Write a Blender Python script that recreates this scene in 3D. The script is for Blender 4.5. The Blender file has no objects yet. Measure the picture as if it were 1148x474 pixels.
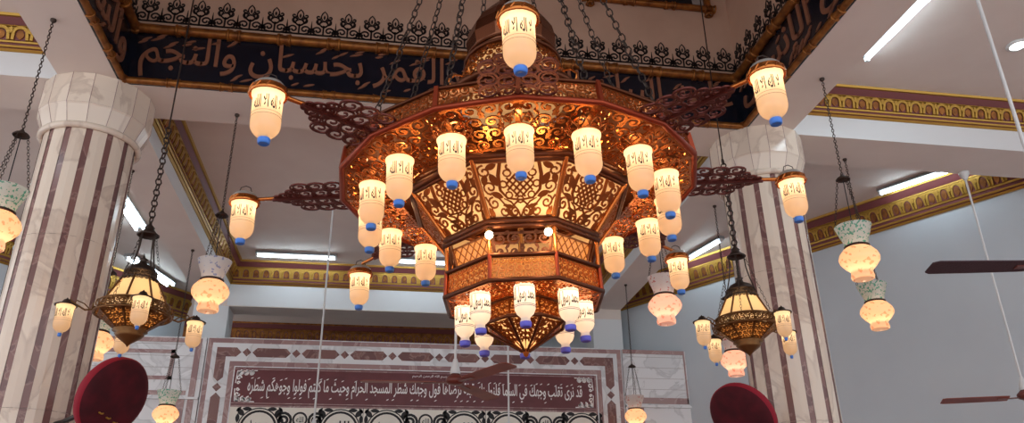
import bpy, math, random
from mathutils import Vector, Matrix
random.seed(7)
PI = math.pi
C = bpy.context.scene.collection
R = math.radians
sc = bpy.context.scene

# ------------------------------------------------------------------ materials
def srgb(r, g, b):
    def f(c):
        c /= 255.
        return c/12.92 if c <= .04045 else ((c+.055)/1.055)**2.4
    return (f(r), f(g), f(b), 1)

def mat(name, col, rough=.5, metal=0., emit=None, estr=0., bump=None, noise=None, spec=None, coat=0.):
    m = bpy.data.materials.new(name); m.use_nodes = True
    nt = m.node_tree; b = nt.nodes['Principled BSDF']
    b.inputs['Base Color'].default_value = col
    b.inputs['Roughness'].default_value = rough
    b.inputs['Metallic'].default_value = metal
    if spec is not None: b.inputs['Specular IOR Level'].default_value = spec
    if coat: b.inputs['Coat Weight'].default_value = coat; b.inputs['Coat Roughness'].default_value = .08
    if emit: b.inputs['Emission Color'].default_value = emit; b.inputs['Emission Strength'].default_value = estr
    if noise or bump:
        tc = nt.nodes.new('ShaderNodeTexCoord'); n = nt.nodes.new('ShaderNodeTexNoise')
        n.inputs['Scale'].default_value = (noise or bump)[0]; n.inputs['Detail'].default_value = 5
        nt.links.new(tc.outputs['Object'], n.inputs['Vector'])
        if noise:
            cr = nt.nodes.new('ShaderNodeValToRGB')
            cr.color_ramp.elements[0].position = .35; cr.color_ramp.elements[1].position = .68
            cr.color_ramp.elements[0].color = noise[1]; cr.color_ramp.elements[1].color = col
            nt.links.new(n.outputs['Fac'], cr.inputs['Fac']); nt.links.new(cr.outputs['Color'], b.inputs['Base Color'])
        if bump:
            bp = nt.nodes.new('ShaderNodeBump'); bp.inputs['Strength'].default_value = bump[1]; bp.inputs['Distance'].default_value = .01
            nt.links.new(n.outputs['Fac'], bp.inputs['Height']); nt.links.new(bp.outputs['Normal'], b.inputs['Normal'])
    return m

def veined(name, a, b_, vein, scale=2.2, rough=.22):
    m = bpy.data.materials.new(name); m.use_nodes = True; nt = m.node_tree; b = nt.nodes['Principled BSDF']
    tc = nt.nodes.new('ShaderNodeTexCoord'); n1 = nt.nodes.new('ShaderNodeTexNoise'); n1.inputs['Scale'].default_value = scale
    n1.inputs['Detail'].default_value = 6; n1.inputs['Distortion'].default_value = 1.2
    nt.links.new(tc.outputs['Object'], n1.inputs['Vector'])
    cr = nt.nodes.new('ShaderNodeValToRGB'); e = cr.color_ramp.elements
    e[0].position = .3; e[0].color = a; e[1].position = .7; e[1].color = b_
    v = cr.color_ramp.elements.new(.5); v.color = vein
    v1 = cr.color_ramp.elements.new(.47); v1.color = a
    v2 = cr.color_ramp.elements.new(.54); v2.color = b_
    nt.links.new(n1.outputs['Fac'], cr.inputs['Fac']); nt.links.new(cr.outputs['Color'], b.inputs['Base Color'])
    b.inputs['Roughness'].default_value = rough
    return m

def glassy(name, col, trans=.8, emis=0., ecol=None, pat=None, rough=.25):
    """frosted lamp glass: translucent with a glossy skin"""
    m = bpy.data.materials.new(name); m.use_nodes = True; nt = m.node_tree
    nt.nodes.clear(); N = nt.nodes.new; L = nt.links.new
    out = N('ShaderNodeOutputMaterial'); tr = N('ShaderNodeBsdfTranslucent'); df = N('ShaderNodeBsdfDiffuse')
    gl = N('ShaderNodeBsdfGlossy'); gl.inputs['Roughness'].default_value = rough
    tr.inputs['Color'].default_value = col; df.inputs['Color'].default_value = col
    if pat:
        tc = N('ShaderNodeTexCoord'); vo = N('ShaderNodeTexNoise'); vo.inputs['Scale'].default_value = pat[0]; vo.inputs['Detail'].default_value = 1.5
        cr = N('ShaderNodeValToRGB'); cr.color_ramp.elements[0].position = pat[2]; cr.color_ramp.elements[0].color = col
        cr.color_ramp.elements[1].position = pat[2]+.04; cr.color_ramp.elements[1].color = pat[1]
        L(tc.outputs['Object'], vo.inputs['Vector']); L(vo.outputs['Fac'], cr.inputs['Fac'])
        L(cr.outputs['Color'], tr.inputs['Color']); L(cr.outputs['Color'], df.inputs['Color'])
    mx = N('ShaderNodeMixShader'); mx.inputs[0].default_value = trans
    L(df.outputs[0], mx.inputs[1]); L(tr.outputs[0], mx.inputs[2])
    m2 = N('ShaderNodeMixShader'); m2.inputs[0].default_value = .05
    L(mx.outputs[0], m2.inputs[1]); L(gl.outputs[0], m2.inputs[2]); last = m2
    if emis:
        em = N('ShaderNodeEmission'); em.inputs['Color'].default_value = ecol or col; em.inputs['Strength'].default_value = emis
        ad = N('ShaderNodeAddShader'); L(m2.outputs[0], ad.inputs[0]); L(em.outputs[0], ad.inputs[1]); last = ad
    L(last.outputs[0], out.inputs['Surface'])
    return m

def emitter(name, col, s):
    m = bpy.data.materials.new(name); m.use_nodes = True; nt = m.node_tree; nt.nodes.clear()
    e = nt.nodes.new('ShaderNodeEmission'); e.inputs['Color'].default_value = col; e.inputs['Strength'].default_value = s
    o = nt.nodes.new('ShaderNodeOutputMaterial'); nt.links.new(e.outputs[0], o.inputs[0]); return m

M = dict(
    plaster=mat('ceiling_paint', srgb(231, 221, 212), .7, noise=(3, srgb(227, 216, 207))),
    white=mat('beam_paint', srgb(226, 230, 232), .6),
    wall=mat('wall_paint', srgb(205, 214, 220), .5, noise=(1.2, srgb(199, 208, 215))),
    domewall=mat('dome_paint', srgb(205, 172, 150), .75, noise=(2.5, srgb(196, 162, 140))),
    carpet=mat('red_carpet', srgb(160, 112, 100), .95),
    gold=mat('gold_leaf', srgb(182, 142, 62), .34, .6, bump=(60, .15)),
    golddull=mat('dull_gold', srgb(170, 110, 50), .4, .6, noise=(14, srgb(120, 72, 34))),
    maroon=mat('cornice_maroon', srgb(120, 62, 62), .5),
    navy=mat('band_navy', srgb(16, 20, 30), .22, noise=(8, srgb(24, 28, 40))),
    bandletter=mat('band_letter', srgb(150, 100, 76), .45, .25),
    fret=mat('fret_black', srgb(24, 18, 20), .5),
    cream_marble=veined('cream_marble', srgb(238, 225, 208), srgb(228, 213, 196), srgb(214, 198, 182), 1.6, .16),
    grey_marble=veined('pale_marble', srgb(238, 240, 242), srgb(228, 230, 232), srgb(212, 214, 216), 1.8, .2),
    mauve=veined('mauve_marble', srgb(138, 102, 98), srgb(124, 92, 90), srgb(160, 128, 122), 3.5, .2),
    mauve_pale=veined('pale_mauve_marble', srgb(172, 142, 140), srgb(158, 126, 126), srgb(190, 166, 162), 3, .22),
    maroon_field=mat('panel_maroon', srgb(114, 60, 64), .3, noise=(5, srgb(102, 52, 56))),
    letter=mat('panel_letter', srgb(250, 248, 246), .5),
    blackink=mat('frieze_black', srgb(22, 22, 26), .5),
    cream=mat('frieze_cream', srgb(240, 236, 224), .5),
    bronze=mat('bronze', srgb(150, 84, 40), .34, .8, bump=(45, .12)),
    darkbronze=mat('dark_bronze', srgb(96, 52, 30), .38, .75, bump=(40, .15)),
    copper=mat('polished_copper', srgb(200, 122, 62), .24, .9),
    domecopper=mat('dark_copper', srgb(120, 74, 52), .22, .9),
    copperred=mat('red_copper', srgb(150, 62, 36), .36, .7),
    wing=mat('wing_bronze', srgb(100, 48, 42), .4, .6),
    iron=mat('aged_iron', srgb(70, 58, 52), .45, .7),
    brass=mat('aged_brass', srgb(122, 86, 50), .4, .75, bump=(70, .2)),
    steel=mat('zinc_top', srgb(185, 182, 176), .35, .55),
    bottle=glassy('frosted_bottle', srgb(232, 208, 178), .78, .09, srgb(255, 206, 158)),
    lowglass=glassy('milk_glass', srgb(255, 248, 238), .7, .10, srgb(255, 214, 160)),
    panelglass=glassy('cream_glass', srgb(250, 228, 188), .6, .05, srgb(255, 222, 165)),
    amber=glassy('amber_glass', srgb(214, 160, 96), .65, .03, srgb(255, 190, 110)),
    peach=glassy('peach_glass', srgb(255, 218, 186), .75, .04, srgb(255, 170, 110), pat=(30, srgb(244, 176, 140), .60)),
    pink=glassy('pink_glass', srgb(255, 212, 200), .75, .04, srgb(255, 165, 130), pat=(30, srgb(244, 168, 152), .60)),
    mint=glassy('mint_white_glass', srgb(236, 240, 230), .6, .0, pat=(46, srgb(112, 190, 160), .555)),
    rosewhite=glassy('rose_white_glass', srgb(240, 232, 228), .6, .0, pat=(32, srgb(220, 150, 146), .59)),
    bluewhite=glassy('blue_white_glass', srgb(238, 238, 238), .6, .0, pat=(30, srgb(165, 178, 218), .58)),
    cap=mat('blue_plastic', srgb(62, 128, 224), .35),
    capdark=mat('indigo_plastic', srgb(96, 96, 205), .4),
    ink=mat('black_lettering', srgb(30, 24, 22), .6),
    violet=mat('violet_line', srgb(70, 50, 90), .6),
    linegrey=mat('grey_line', srgb(150, 120, 96), .6),
    bulb=emitter('bulb_glow', (1, .72, .38, 1), 14),
    globe=emitter('globe_glow', (1, .86, .62, 1), 9),
    tube=emitter('tube_glow', (.74, .90, 1, 1), 17),
    spot=emitter('spot_glow', (.88, .98, .95, 1), 5),
    enamel=mat('white_enamel', srgb(225, 228, 228), .4),
    housing=mat('grey_housing', srgb(150, 154, 156), .5),
    fanblade=mat('brown_fan_blade', srgb(150, 68, 48), .45, noise=(5, srgb(128, 54, 38))),
    dusty=mat('dusty_blade', srgb(74, 56, 64), .9, bump=(90, .6)),
    fanhub=mat('fan_hub', srgb(110, 50, 40), .4),
    velvet=mat('red_velvet', srgb(84, 6, 24), .9, noise=(9, srgb(58, 2, 16))),
    velvettrim=mat('red_velvet_trim', srgb(142, 10, 38), .8),
    blackplastic=mat('black_plastic', srgb(22, 22, 24), .35),
    goldthread=mat('gold_thread', srgb(206, 160, 70), .4, .6),
    glassdark=mat('dark_window_glass', srgb(22, 24, 30), .08),
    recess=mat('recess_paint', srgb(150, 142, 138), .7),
)
for k in ('velvet', 'velvettrim'):
    b = M[k].node_tree.nodes['Principled BSDF']; b.inputs['Sheen Weight'].default_value = .15
    b.inputs['Sheen Tint'].default_value = srgb(230, 40, 70)

# ------------------------------------------------------------------ mesh helpers
class MB:
    def __init__(s): s.v = []; s.f = []; s.m = []; s.s = []
    def add(s, vs, fs, m=0, sm=False):
        o = len(s.v); s.v += [tuple(v) for v in vs]
        for f in fs: s.f.append(tuple(i+o for i in f)); s.m.append(m); s.s.append(sm)
        return s
    def box(s, a, b, m=0):
        (x0, y0, z0), (x1, y1, z1) = a, b
        v = [(x0,y0,z0),(x1,y0,z0),(x1,y1,z0),(x0,y1,z0),(x0,y0,z1),(x1,y0,z1),(x1,y1,z1),(x0,y1,z1)]
        return s.add(v, [(0,3,2,1),(4,5,6,7),(0,1,5,4),(1,2,6,5),(2,3,7,6),(3,0,4,7)], m)
    def hexa(s, p, m=0):   # 8 points, bottom ring then top ring
        return s.add(p, [(0,3,2,1),(4,5,6,7),(0,1,5,4),(1,2,6,5),(2,3,7,6),(3,0,4,7)], m)
    def bar(s, p, q, w, h, m=0, up=(0,0,1)):
        p, q = Vector(p), Vector(q); d = (q-p).normalized(); u = Vector(up)
        if abs(d.dot(u)) > .98: u = Vector((1,0,0))
        a = d.cross(u).normalized()*(w/2); c = a.cross(d).normalized()*(h/2)
        return s.hexa([p-a-c,p+a-c,p+a+c,p-a+c,q-a-c,q+a-c,q+a+c,q-a+c], m)
    def tube(s, pts, r, n=8, m=0, closed=False, cap=True):
        P = [Vector(p) for p in pts]; k = len(P); rs = r if isinstance(r, (list, tuple)) else [r]*k
        V = []; F = []; ref = None
        for i, p in enumerate(P):
            a = P[(i-1) % k] if (closed or i) else p; b = P[(i+1) % k] if (closed or i < k-1) else p
            d = (b-a).normalized()
            if ref is None:
                ref = Vector((0,0,1)) if abs(d.z) < .9 else Vector((1,0,0))
            x = (ref - d*ref.dot(d)); 
            if x.length < 1e-6: x = d.orthogonal()
            x.normalize(); ref = x; y = d.cross(x)
            for j in range(n):
                t = 2*PI*j/n; V.append(p + (x*math.cos(t)+y*math.sin(t))*rs[i])
        for i in range(k if closed else k-1):
            for j in range(n):
                a = i*n+j; b = i*n+(j+1) % n; c = ((i+1) % k)*n+(j+1) % n; d_ = ((i+1) % k)*n+j
                F.append((a, b, c, d_))
        s.add(V, F, m, True)
        if cap and not closed: s.add(V[:n], [tuple(range(n))[::-1]], m); s.add(V[-n:], [tuple(range(n))], m)
        return s
    def lathe(s, prof, n=32, c=(0,0,0), m=0, sm=True, rot=0., capb=False, capt=False):
        V = []; F = []; k = len(prof)
        for r, z in prof:
            for j in range(n):
                t = rot+2*PI*j/n; V.append((c[0]+r*math.cos(t), c[1]+r*math.sin(t), c[2]+z))
        mm = m if isinstance(m, list) else [m]*(k-1)
        o = len(s.v); s.v += V
        for i in range(k-1):
            for j in range(n):
                s.f.append((o+i*n+j, o+i*n+(j+1) % n, o+(i+1)*n+(j+1) % n, o+(i+1)*n+j)); s.m.append(mm[i]); s.s.append(sm)
        if capb: s.f.append(tuple(o+j for j in range(n))[::-1]); s.m.append(mm[0]); s.s.append(False)
        if capt: s.f.append(tuple(o+(k-1)*n+j for j in range(n))); s.m.append(mm[-1]); s.s.append(False)
        return s
    def ball(s, c, r, n=12, m=0, k=8):
        prof = [(max(r*math.sin(PI*i/k), 1e-4), -r*math.cos(PI*i/k)) for i in range(k+1)]
        return s.lathe(prof, n, c, m)
    def torus(s, c, Rr, r, n=32, k=8, m=0, axis=None, rot=0.):
        pts = []
        for i in range(n):
            t = rot+2*PI*i/n; p = Vector((Rr*math.cos(t), Rr*math.sin(t), 0))
            if axis is not None: p = axis @ p
            pts.append(Vector(c)+p)
        return s.tube(pts, r, k, m, closed=True)
    def ribbon(s, pts, w, fn, t=.003, m=0, closed=False):
        """flat strip of width w along 2-D points, mapped to 3-D by fn(x, y, depth)"""
        k = len(pts); L = []; Rr = []
        ws = w if isinstance(w, (list, tuple)) else [w]*k
        for i in range(k):
            a = pts[(i-1) % k] if (closed or i) else pts[i]; b = pts[(i+1) % k] if (closed or i < k-1) else pts[i]
            dx, dy = b[0]-a[0], b[1]-a[1]; l = math.hypot(dx, dy) or 1
            nx, ny = -dy/l*ws[i]/2, dx/l*ws[i]/2
            L.append((pts[i][0]+nx, pts[i][1]+ny)); Rr.append((pts[i][0]-nx, pts[i][1]-ny))
        V = []
        for i in range(k):
            V += [fn(*L[i], 0), fn(*Rr[i], 0), fn(*Rr[i], -t), fn(*L[i], -t)]
        F = []
        for i in range(k if closed else k-1):
            a = 4*i; b = 4*((i+1) % k)
            for j in range(4): F.append((a+j, a+(j+1) % 4, b+(j+1) % 4, b+j))
        if not closed: F += [(0,3,2,1), (4*k-4, 4*k-3, 4*k-2, 4*k-1)]
        return s.add(V, F, m)
    def poly(s, pts, fn, t=.003, m=0):
        k = len(pts); V = [fn(x, y, 0) for x, y in pts]+[fn(x, y, -t) for x, y in pts]
        return s.add(V, [tuple(range(k)), tuple(range(2*k-1, k-1, -1))]+[(i, (i+1) % k, k+(i+1) % k, k+i) for i in range(k)], m)
    def build(s, name, mats, parent=None, loc=(0,0,0)):
        me = bpy.data.meshes.new(name)
        l = Vector(loc); me.from_pydata([tuple(Vector(v)-l) for v in s.v], [], s.f)
        for x in (mats if isinstance(mats, list) else [mats]): me.materials.append(x)
        me.polygons.foreach_set('material_index', s.m); me.polygons.foreach_set('use_smooth', s.s)
        me.update()
        import bmesh
        bm = bmesh.new(); bm.from_mesh(me); bmesh.ops.recalc_face_normals(bm, faces=bm.faces); bm.to_mesh(me); bm.free()
        o = bpy.data.objects.new(name, me); C.objects.link(o)
        if parent is not None: o.parent = parent
        else: o.location = l
        return o

def thing(name, label, cat, loc=(0,0,0), group=None, rot=(0,0,0)):
    o = bpy.data.objects.new(name, None); C.objects.link(o); o.empty_display_size = .1
    o.location = loc; o.rotation_euler = rot; o['label'] = label; o['category'] = cat
    if group: o['group'] = group
    return o
def copypart(o, parent, rotz=None, loc=None):
    c = o.copy(); C.objects.link(c); c.parent = parent
    if rotz is not None: c.rotation_euler = (0, 0, rotz)
    if loc is not None: c.location = loc
    return c
def copytree(o, parent, rotz=None, loc=None):
    c = copypart(o, parent, rotz, loc)
    for ch in list(o.children): copytree(ch, c)
    return c
def struct(mb, name, mats, parent=None, loc=(0,0,0)):
    o = mb.build(name, mats, parent, loc)
    if parent is None: o['kind'] = 'structure'
    return o
def point(name, loc, power, col, parent=None, r=.02):
    l = bpy.data.lights.new(name, 'POINT'); l.energy = power; l.color = col; l.shadow_soft_size = r
    o = bpy.data.objects.new(name, l); C.objects.link(o); o.location = loc
    if parent is not None: o.parent = parent
    return o

# ------------------------------------------------------------------ Arabic lettering (built-in font, presentation forms)
def _forms():
    T = {}; code = 0xFE8D
    for ch, n in [('ا',2),('ب',4),('ة',2),('ت',4),('ث',4),('ج',4),('ح',4),('خ',4),('د',2),('ذ',2),('ر',2),('ز',2),('س',4),('ش',4),('ص',4),('ض',4),
                  ('ط',4),('ظ',4),('ع',4),('غ',4),('ف',4),('ق',4),('ك',4),('ل',4),('م',4),('ن',4),('ه',4),('و',2),('ى',2),('ي',4)]:
        T[ch] = (code, n); code += n
    T['إ'] = (0xFE87, 2); T['أ'] = (0xFE83, 2); T['لا'] = (0xFEFB, 2)
    return T
FORMS = _forms()
def shape(txt):
    words = []
    for w in txt.split(' '):
        g = []; i = 0
        while i < len(w):
            if w[i:i+2] == 'لا': g.append('لا'); i += 2
            else: g.append(w[i]); i += 1
        out = []
        for k, ch in enumerate(g):
            code, n = FORMS[ch]
            prev = k > 0 and FORMS[g[k-1]][1] == 4
            nxt = k < len(g)-1 and n == 4
            idx = (3 if nxt else 1) if prev else (2 if nxt else 0)
            out.append(chr(code+idx))
        words.append(''.join(out))
    return ' '.join(w[::-1] for w in words[::-1])
_tc = {}
def text2d(txt, wt=.008):
    """vertices and faces of a line of text, unit height box normalised to x 0..w, y 0..1"""
    if (txt, wt) in _tc: return _tc[(txt, wt)]
    cu = bpy.data.curves.new('lettering', 'FONT'); cu.body = shape(txt); cu.resolution_u = 3; cu.offset = wt
    o = bpy.data.objects.new('lettering', cu); C.objects.link(o); bpy.context.view_layer.update()
    me = bpy.data.meshes.new_from_object(o.evaluated_get(bpy.context.evaluated_depsgraph_get()))
    V = [(v.co.x, v.co.y) for v in me.vertices]; F = [tuple(p.vertices) for p in me.polygons]
    bpy.data.objects.remove(o); bpy.data.curves.remove(cu); bpy.data.meshes.remove(me)
    x0 = min(v[0] for v in V); y0 = min(v[1] for v in V); h = max(v[1] for v in V)-y0
    V = [((x-x0)/h, (y-y0)/h) for x, y in V]; w = max(v[0] for v in V)
    _tc[(txt, wt)] = (V, F, w); return _tc[(txt, wt)]
def put_text(mb, txt, fn, x0, y0, W, H, m=0, t=.004, wt=.008):
    """flat raised letters filling the box x0..x0+W, y0..y0+H"""
    V, F, w = text2d(txt, wt); k = len(V)
    P = [(x0+x/w*W, y0+y*H) for x, y in V]
    mb.add([fn(x, y, t) for x, y in P], F, m)
    # side walls along the outline edges
    cnt = {}
    for f in F:
        for i in range(len(f)):
            e = (f[i], f[(i+1) % len(f)]); cnt[e] = 1
    ed = [e for e in cnt if (e[1], e[0]) not in cnt]
    vs = []; fs = []
    for a, b in ed:
        o = len(vs); vs += [fn(*P[a], t), fn(*P[b], t), fn(*P[b], -.001), fn(*P[a], -.001)]; fs.append((o, o+3, o+2, o+1))
    mb.add(vs, fs, m)

# ------------------------------------------------------------------ planar patterns
def planemap(P00, P10, P11, P01):
    P00, P10, P11, P01 = map(Vector, (P00, P10, P11, P01))
    W = ((P10-P00).length+(P11-P01).length)/2; H = ((P01-P00).length+(P11-P10).length)/2
    n = (P10-P00).cross(P01-P00).normalized()
    def fn(x, y, dz=0):
        u, v = x/W, y/H
        return P00*(1-u)*(1-v)+P10*u*(1-v)+P11*u*v+P01*(1-u)*v+n*dz
    return fn, W, H
def spiral(cx, cy, r, a0, turns=1.3, hand=1, n=15, r1=.18):
    return [(cx+r*(1-(1-r1)*i/(n-1))*math.cos(a0+hand*2*PI*turns*i/(n-1)), cy+r*(1-(1-r1)*i/(n-1))*math.sin(a0+hand*2*PI*turns*i/(n-1))) for i in range(n)]
def leaf(cx, cy, l, w, a, n=5):
    pts = []
    for i in range(n+1):
        u = i/n; pts.append((l*(u-.5), w/2*math.sin(PI*u)**.8 if 0 < u < 1 else 0))
    pts += [(x, -y) for x, y in pts[-2:0:-1]]
    ca, sa = math.cos(a), math.sin(a)
    return [(cx+x*ca-y*sa, cy+x*sa+y*ca) for x, y in pts]
def arabesque(mb, fn, W, H, s, w, t, m=0, rnd=random, inset=None, mirror=True, leafs=True):
    """rows of touching scrolls with leaves, mirrored about the middle"""
    nx = max(1, round(W/s)); ny = max(1, round(H/s)); sx = W/nx; sy = H/ny; r = min(sx, sy)*.52
    for j in range(ny):
        for i in range(nx):
            cx, cy = (i+.5)*sx, (j+.5)*sy
            if inset and not inset(cx, cy): continue
            left = cx < W/2
            hand = 1 if (left ^ (j % 2 == 0)) else -1
            a0 = (PI*.25 if left else PI*.75)+(j % 2)*PI/2*hand
            mb.ribbon(spiral(cx, cy, r, a0, 1.25, hand), w, fn, t, m)
            if leafs:
                mb.poly(leaf(cx, cy, r*.7, r*.42, a0+(.5 if left else -.5)), fn, t, m)
                mb.poly(leaf(cx+sx*.5*(1 if left else -1), cy+sy*.46, r*.9, r*.45, (PI/4 if left else 3*PI/4)), fn, t, m)
def frame2d(mb, fn, W, H, w, t, m=0):
    for a, b in (((0, w/2), (W, w/2)), ((0, H-w/2), (W, H-w/2)), ((w/2, 0), (w/2, H)), ((W-w/2, 0), (W-w/2, H))):
        mb.ribbon([a, b], w, fn, t, m)

def chain(mb, p, q, link=.05, r=.004, w=.35, m=0):
    p, q = Vector(p), Vector(q); d = q-p; n = max(2, int(d.length/(link*.8))); d.normalize()
    x = d.orthogonal().normalized(); y = d.cross(x)
    L = (q-p).length/n
    for i in range(n):
        c = p+d*L*(i+.5); a = x if i % 2 else y
        pts = [c+d*(L*.62*math.cos(t))+a*(link*w*math.sin(t)) for t in [2*PI*k/8 for k in range(8)]]
        mb.tube(pts, r, 4, m, closed=True)

# ================================================================== THE HALL
XL, XR, YB, ZS, ZC = -2.39, 3.41, 6.28, 5.5, 6.04     # inner faces of the central bay, soffit and bay ceiling heights
XLO, XRO, YBO = XL-.48, XR+.46, YB+.56
YW = 12.15; YP = 11.5
struct(MB().box((-9,-4,-.1),(13,17,0)), 'floor', M['carpet'])
# beams: soffit and sides painted white
def beam(a, b, name='beam'):
    return struct(MB().box(a, b), name, [M['plaster']])
beam((XLO, -3, ZS), (XL, YW, ZC+.1)); beam((XR, -3, ZS), (XRO, YW, ZC+.1))
beam((XLO, YB, ZS+.001), (XRO, YBO, ZC+.1))
beam((-9, YB, ZS+.002), (XLO, YBO, ZC+.1)); beam((XRO, YB, ZS+.002), (12, YBO, ZC+.1))
beam((XLO, YW, 5.33), (XRO, YW+.45, ZC+.1))
beam((XL, .0, ZS), (XR, .48, ZC+.1))
# ceilings of the bays round the dome
for a, b in (((XL, YBO), (XR, YW)), ((XRO, -3), (12, YB)), ((XRO, YBO), (12, 17)), ((-9, -3), (XLO, YB)), ((-9, YBO), (XLO, 17)), ((XLO, YW+.45), (XRO, 17))):
    struct(MB().box((a[0], a[1], ZC), (b[0], b[1], ZC+.08)), 'ceiling', M['plaster'])
# dome drum above the central bay
struct(MB().box((XLO, YB, ZC+.1), (XRO, YB+.2, 9.2)), 'wall_back', M['domewall'])
struct(MB().box((XL-.2, .2, ZC+.1), (XL, YB, 9.2)), 'wall_left', M['domewall'])
struct(MB().box((XR, .2, ZC+.1), (XR+.2, YB, 9.2)), 'wall_right', M['domewall'])
struct(MB().box((XLO, .0, ZC+.1), (XRO, .2, 9.2)), 'wall_front', M['domewall'])
struct(MB().box((XLO, .0, 9.2), (XRO, YB+.2, 9.3)), 'ceiling', M['domewall'])
# piers and the back opening
struct(MB().box((XLO, YW, 0), (XL+.03, YW+.45, 5.33)), 'pillar', M['white'])
struct(MB().box((XR-.03, YW, 0), (XRO, YW+.45, 5.33)), 'pillar', M['white'])
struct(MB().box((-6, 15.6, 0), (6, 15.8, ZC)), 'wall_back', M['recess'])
struct(MB().box((XLO, YW, 0), (XRO, YW+.2, 4.4)), 'wall_back', M['white'])
# slanted walls of the two back corners
def slab(p, q, th, z0, z1, name, m):
    p, q = Vector(p), Vector(q); d = (q-p).normalized(); n = Vector((-d.y, d.x))*th
    v = [(p.x,p.y,z0),(q.x,q.y,z0),(q.x+n.x,q.y+n.y,z0),(p.x+n.x,p.y+n.y,z0)]
    return struct(MB().hexa(v+[(x,y,z1) for x,y,_ in v]), name, m)
RA, RB = (2.9, 14.31), (10.2, 2.78)
LA, LB = (-7.6, 8.57), (-3.4, 13.93)
slab(RA, RB, .2, 0, ZC, 'wall_right', M['wall'])
slab(LB, LA, -.2, 0, ZC, 'wall_left', M['wall'])

# ---- carved gold cornices
def cornice(p, q, out, z0=5.68, z1=6.04, mirror=False):
    """p->q along the wall in plan, out = outward normal in plan"""
    p, q, o = Vector((*p, 0)), Vector((*q, 0)), Vector((*out, 0)); d = (q-p); L = d.length; d.normalize(); H = z1-z0
    mb = MB()
    def strip(za, zb, da, db, m):      # from depth da at za to db at zb
        v = []
        for e in (p, q):
            v += [e+Vector((0,0,za)), e+o*da+Vector((0,0,za)), e+o*db+Vector((0,0,zb)), e+Vector((0,0,zb))]
        mb.add(v, [(0,1,2,3), (7,6,5,4), (1,5,6,2), (0,4,5,1), (3,2,6,7), (0,3,7,4)], m)
    Z = lambda k: z0+H*k
    strip(Z(0), Z(.06), .015, .03, 0); strip(Z(.06), Z(.10), .02, .02, 1); strip(Z(.10), Z(.15), .035, .045, 0)
    strip(Z(.15), Z(.24), .03, .035, 1); strip(Z(.24), Z(.28), .045, .05, 0)
    strip(Z(.28), Z(.70), .04, .075, 0)
    strip(Z(.70), Z(.74), .09, .09, 0); strip(Z(.74), Z(.93), .08, .13, 1); strip(Z(.93), Z(1), .15, .16, 0)
    n = int(L/.15); s = L/n; za, zb = Z(.29), Z(.69)
    up = Vector((0,0,1))
    def fn(x, y, dz=0): return p+d*x+up*(za+y)+o*(.045+.035*y/(zb-za)+dz)
    h = zb-za
    for i in range(n):
        cx = (i+.5)*s; r = s*.36
        pts = [(cx-r*1.08, h*.04)]+[(cx-r*math.cos(t), h*.52+h*.40*math.sin(t)) for t in [PI*k/6 for k in range(7)]]+[(cx+r*1.08, h*.04)]
        mb.poly(pts[::-1], lambda x, y, dz: fn(x, y, dz+.003), .004, 1)
        mb.ribbon(pts, s*.16, lambda x, y, dz: fn(x, y, dz+.018), .02, 0)
        mb.poly(leaf(cx, h*.42, h*.7, r*1.2, PI/2), lambda x, y, dz: fn(x, y, dz+.012), .012, 2)
        mb.poly(leaf(cx+s/2, h*.72, h*.5, s*.2, PI/2), lambda x, y, dz: fn(x, y, dz+.02), .014, 0)
    return mb
def trimobj(mb, i, mats): return struct(mb, 'trim_%d' % i, mats)
CM = [M['gold'], M['maroon'], M['golddull']]
trimobj(cornice((XL, YBO), (XL, YW), (1, 0)), 1, CM)
trimobj(cornice((XR, YW), (XR, YBO), (-1, 0)), 2, CM)
trimobj(cornice((XL, YW), (XR, YW), (0, -1)), 3, CM)
trimobj(cornice((XRO, YB), (12, YB), (0, -1), 5.74), 4, CM)
trimobj(cornice((-9, YB), (XLO, YB), (0, -1), 5.74), 5, CM)
def wallcor(A, B, i, side):
    d = (Vector(B)-Vector(A)).normalized(); n = Vector((d.y, -d.x))
    trimobj(cornice(A, B, (n.x, n.y), 5.61), i, CM)
wallcor(RA, RB, 6, 1)
wallcor(LA, LB, 7, 1)
trimobj(cornice((-6, 15.6), (6, 15.6), (0, -1), 5.62), 8, [M['golddull'], M['maroon'], M['golddull']])
# white faces of the beams below the cornices
for a, b in (((XRO, YB-.004, ZS+.003), (12, YB, 5.75)), ((-9, YB-.004, ZS+.003), (XLO, YB, 5.75)), ((XL, YW-.004, 5.34), (XR, YW, 5.75)),
             ((XL, YBO, ZS+.003), (XL+.004, YW-.01, 5.75)), ((XR-.004, YBO, ZS+.003), (XR, YW-.01, 5.75))):
    struct(MB().box(a, b), 'beam_face', M['white'])

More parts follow.
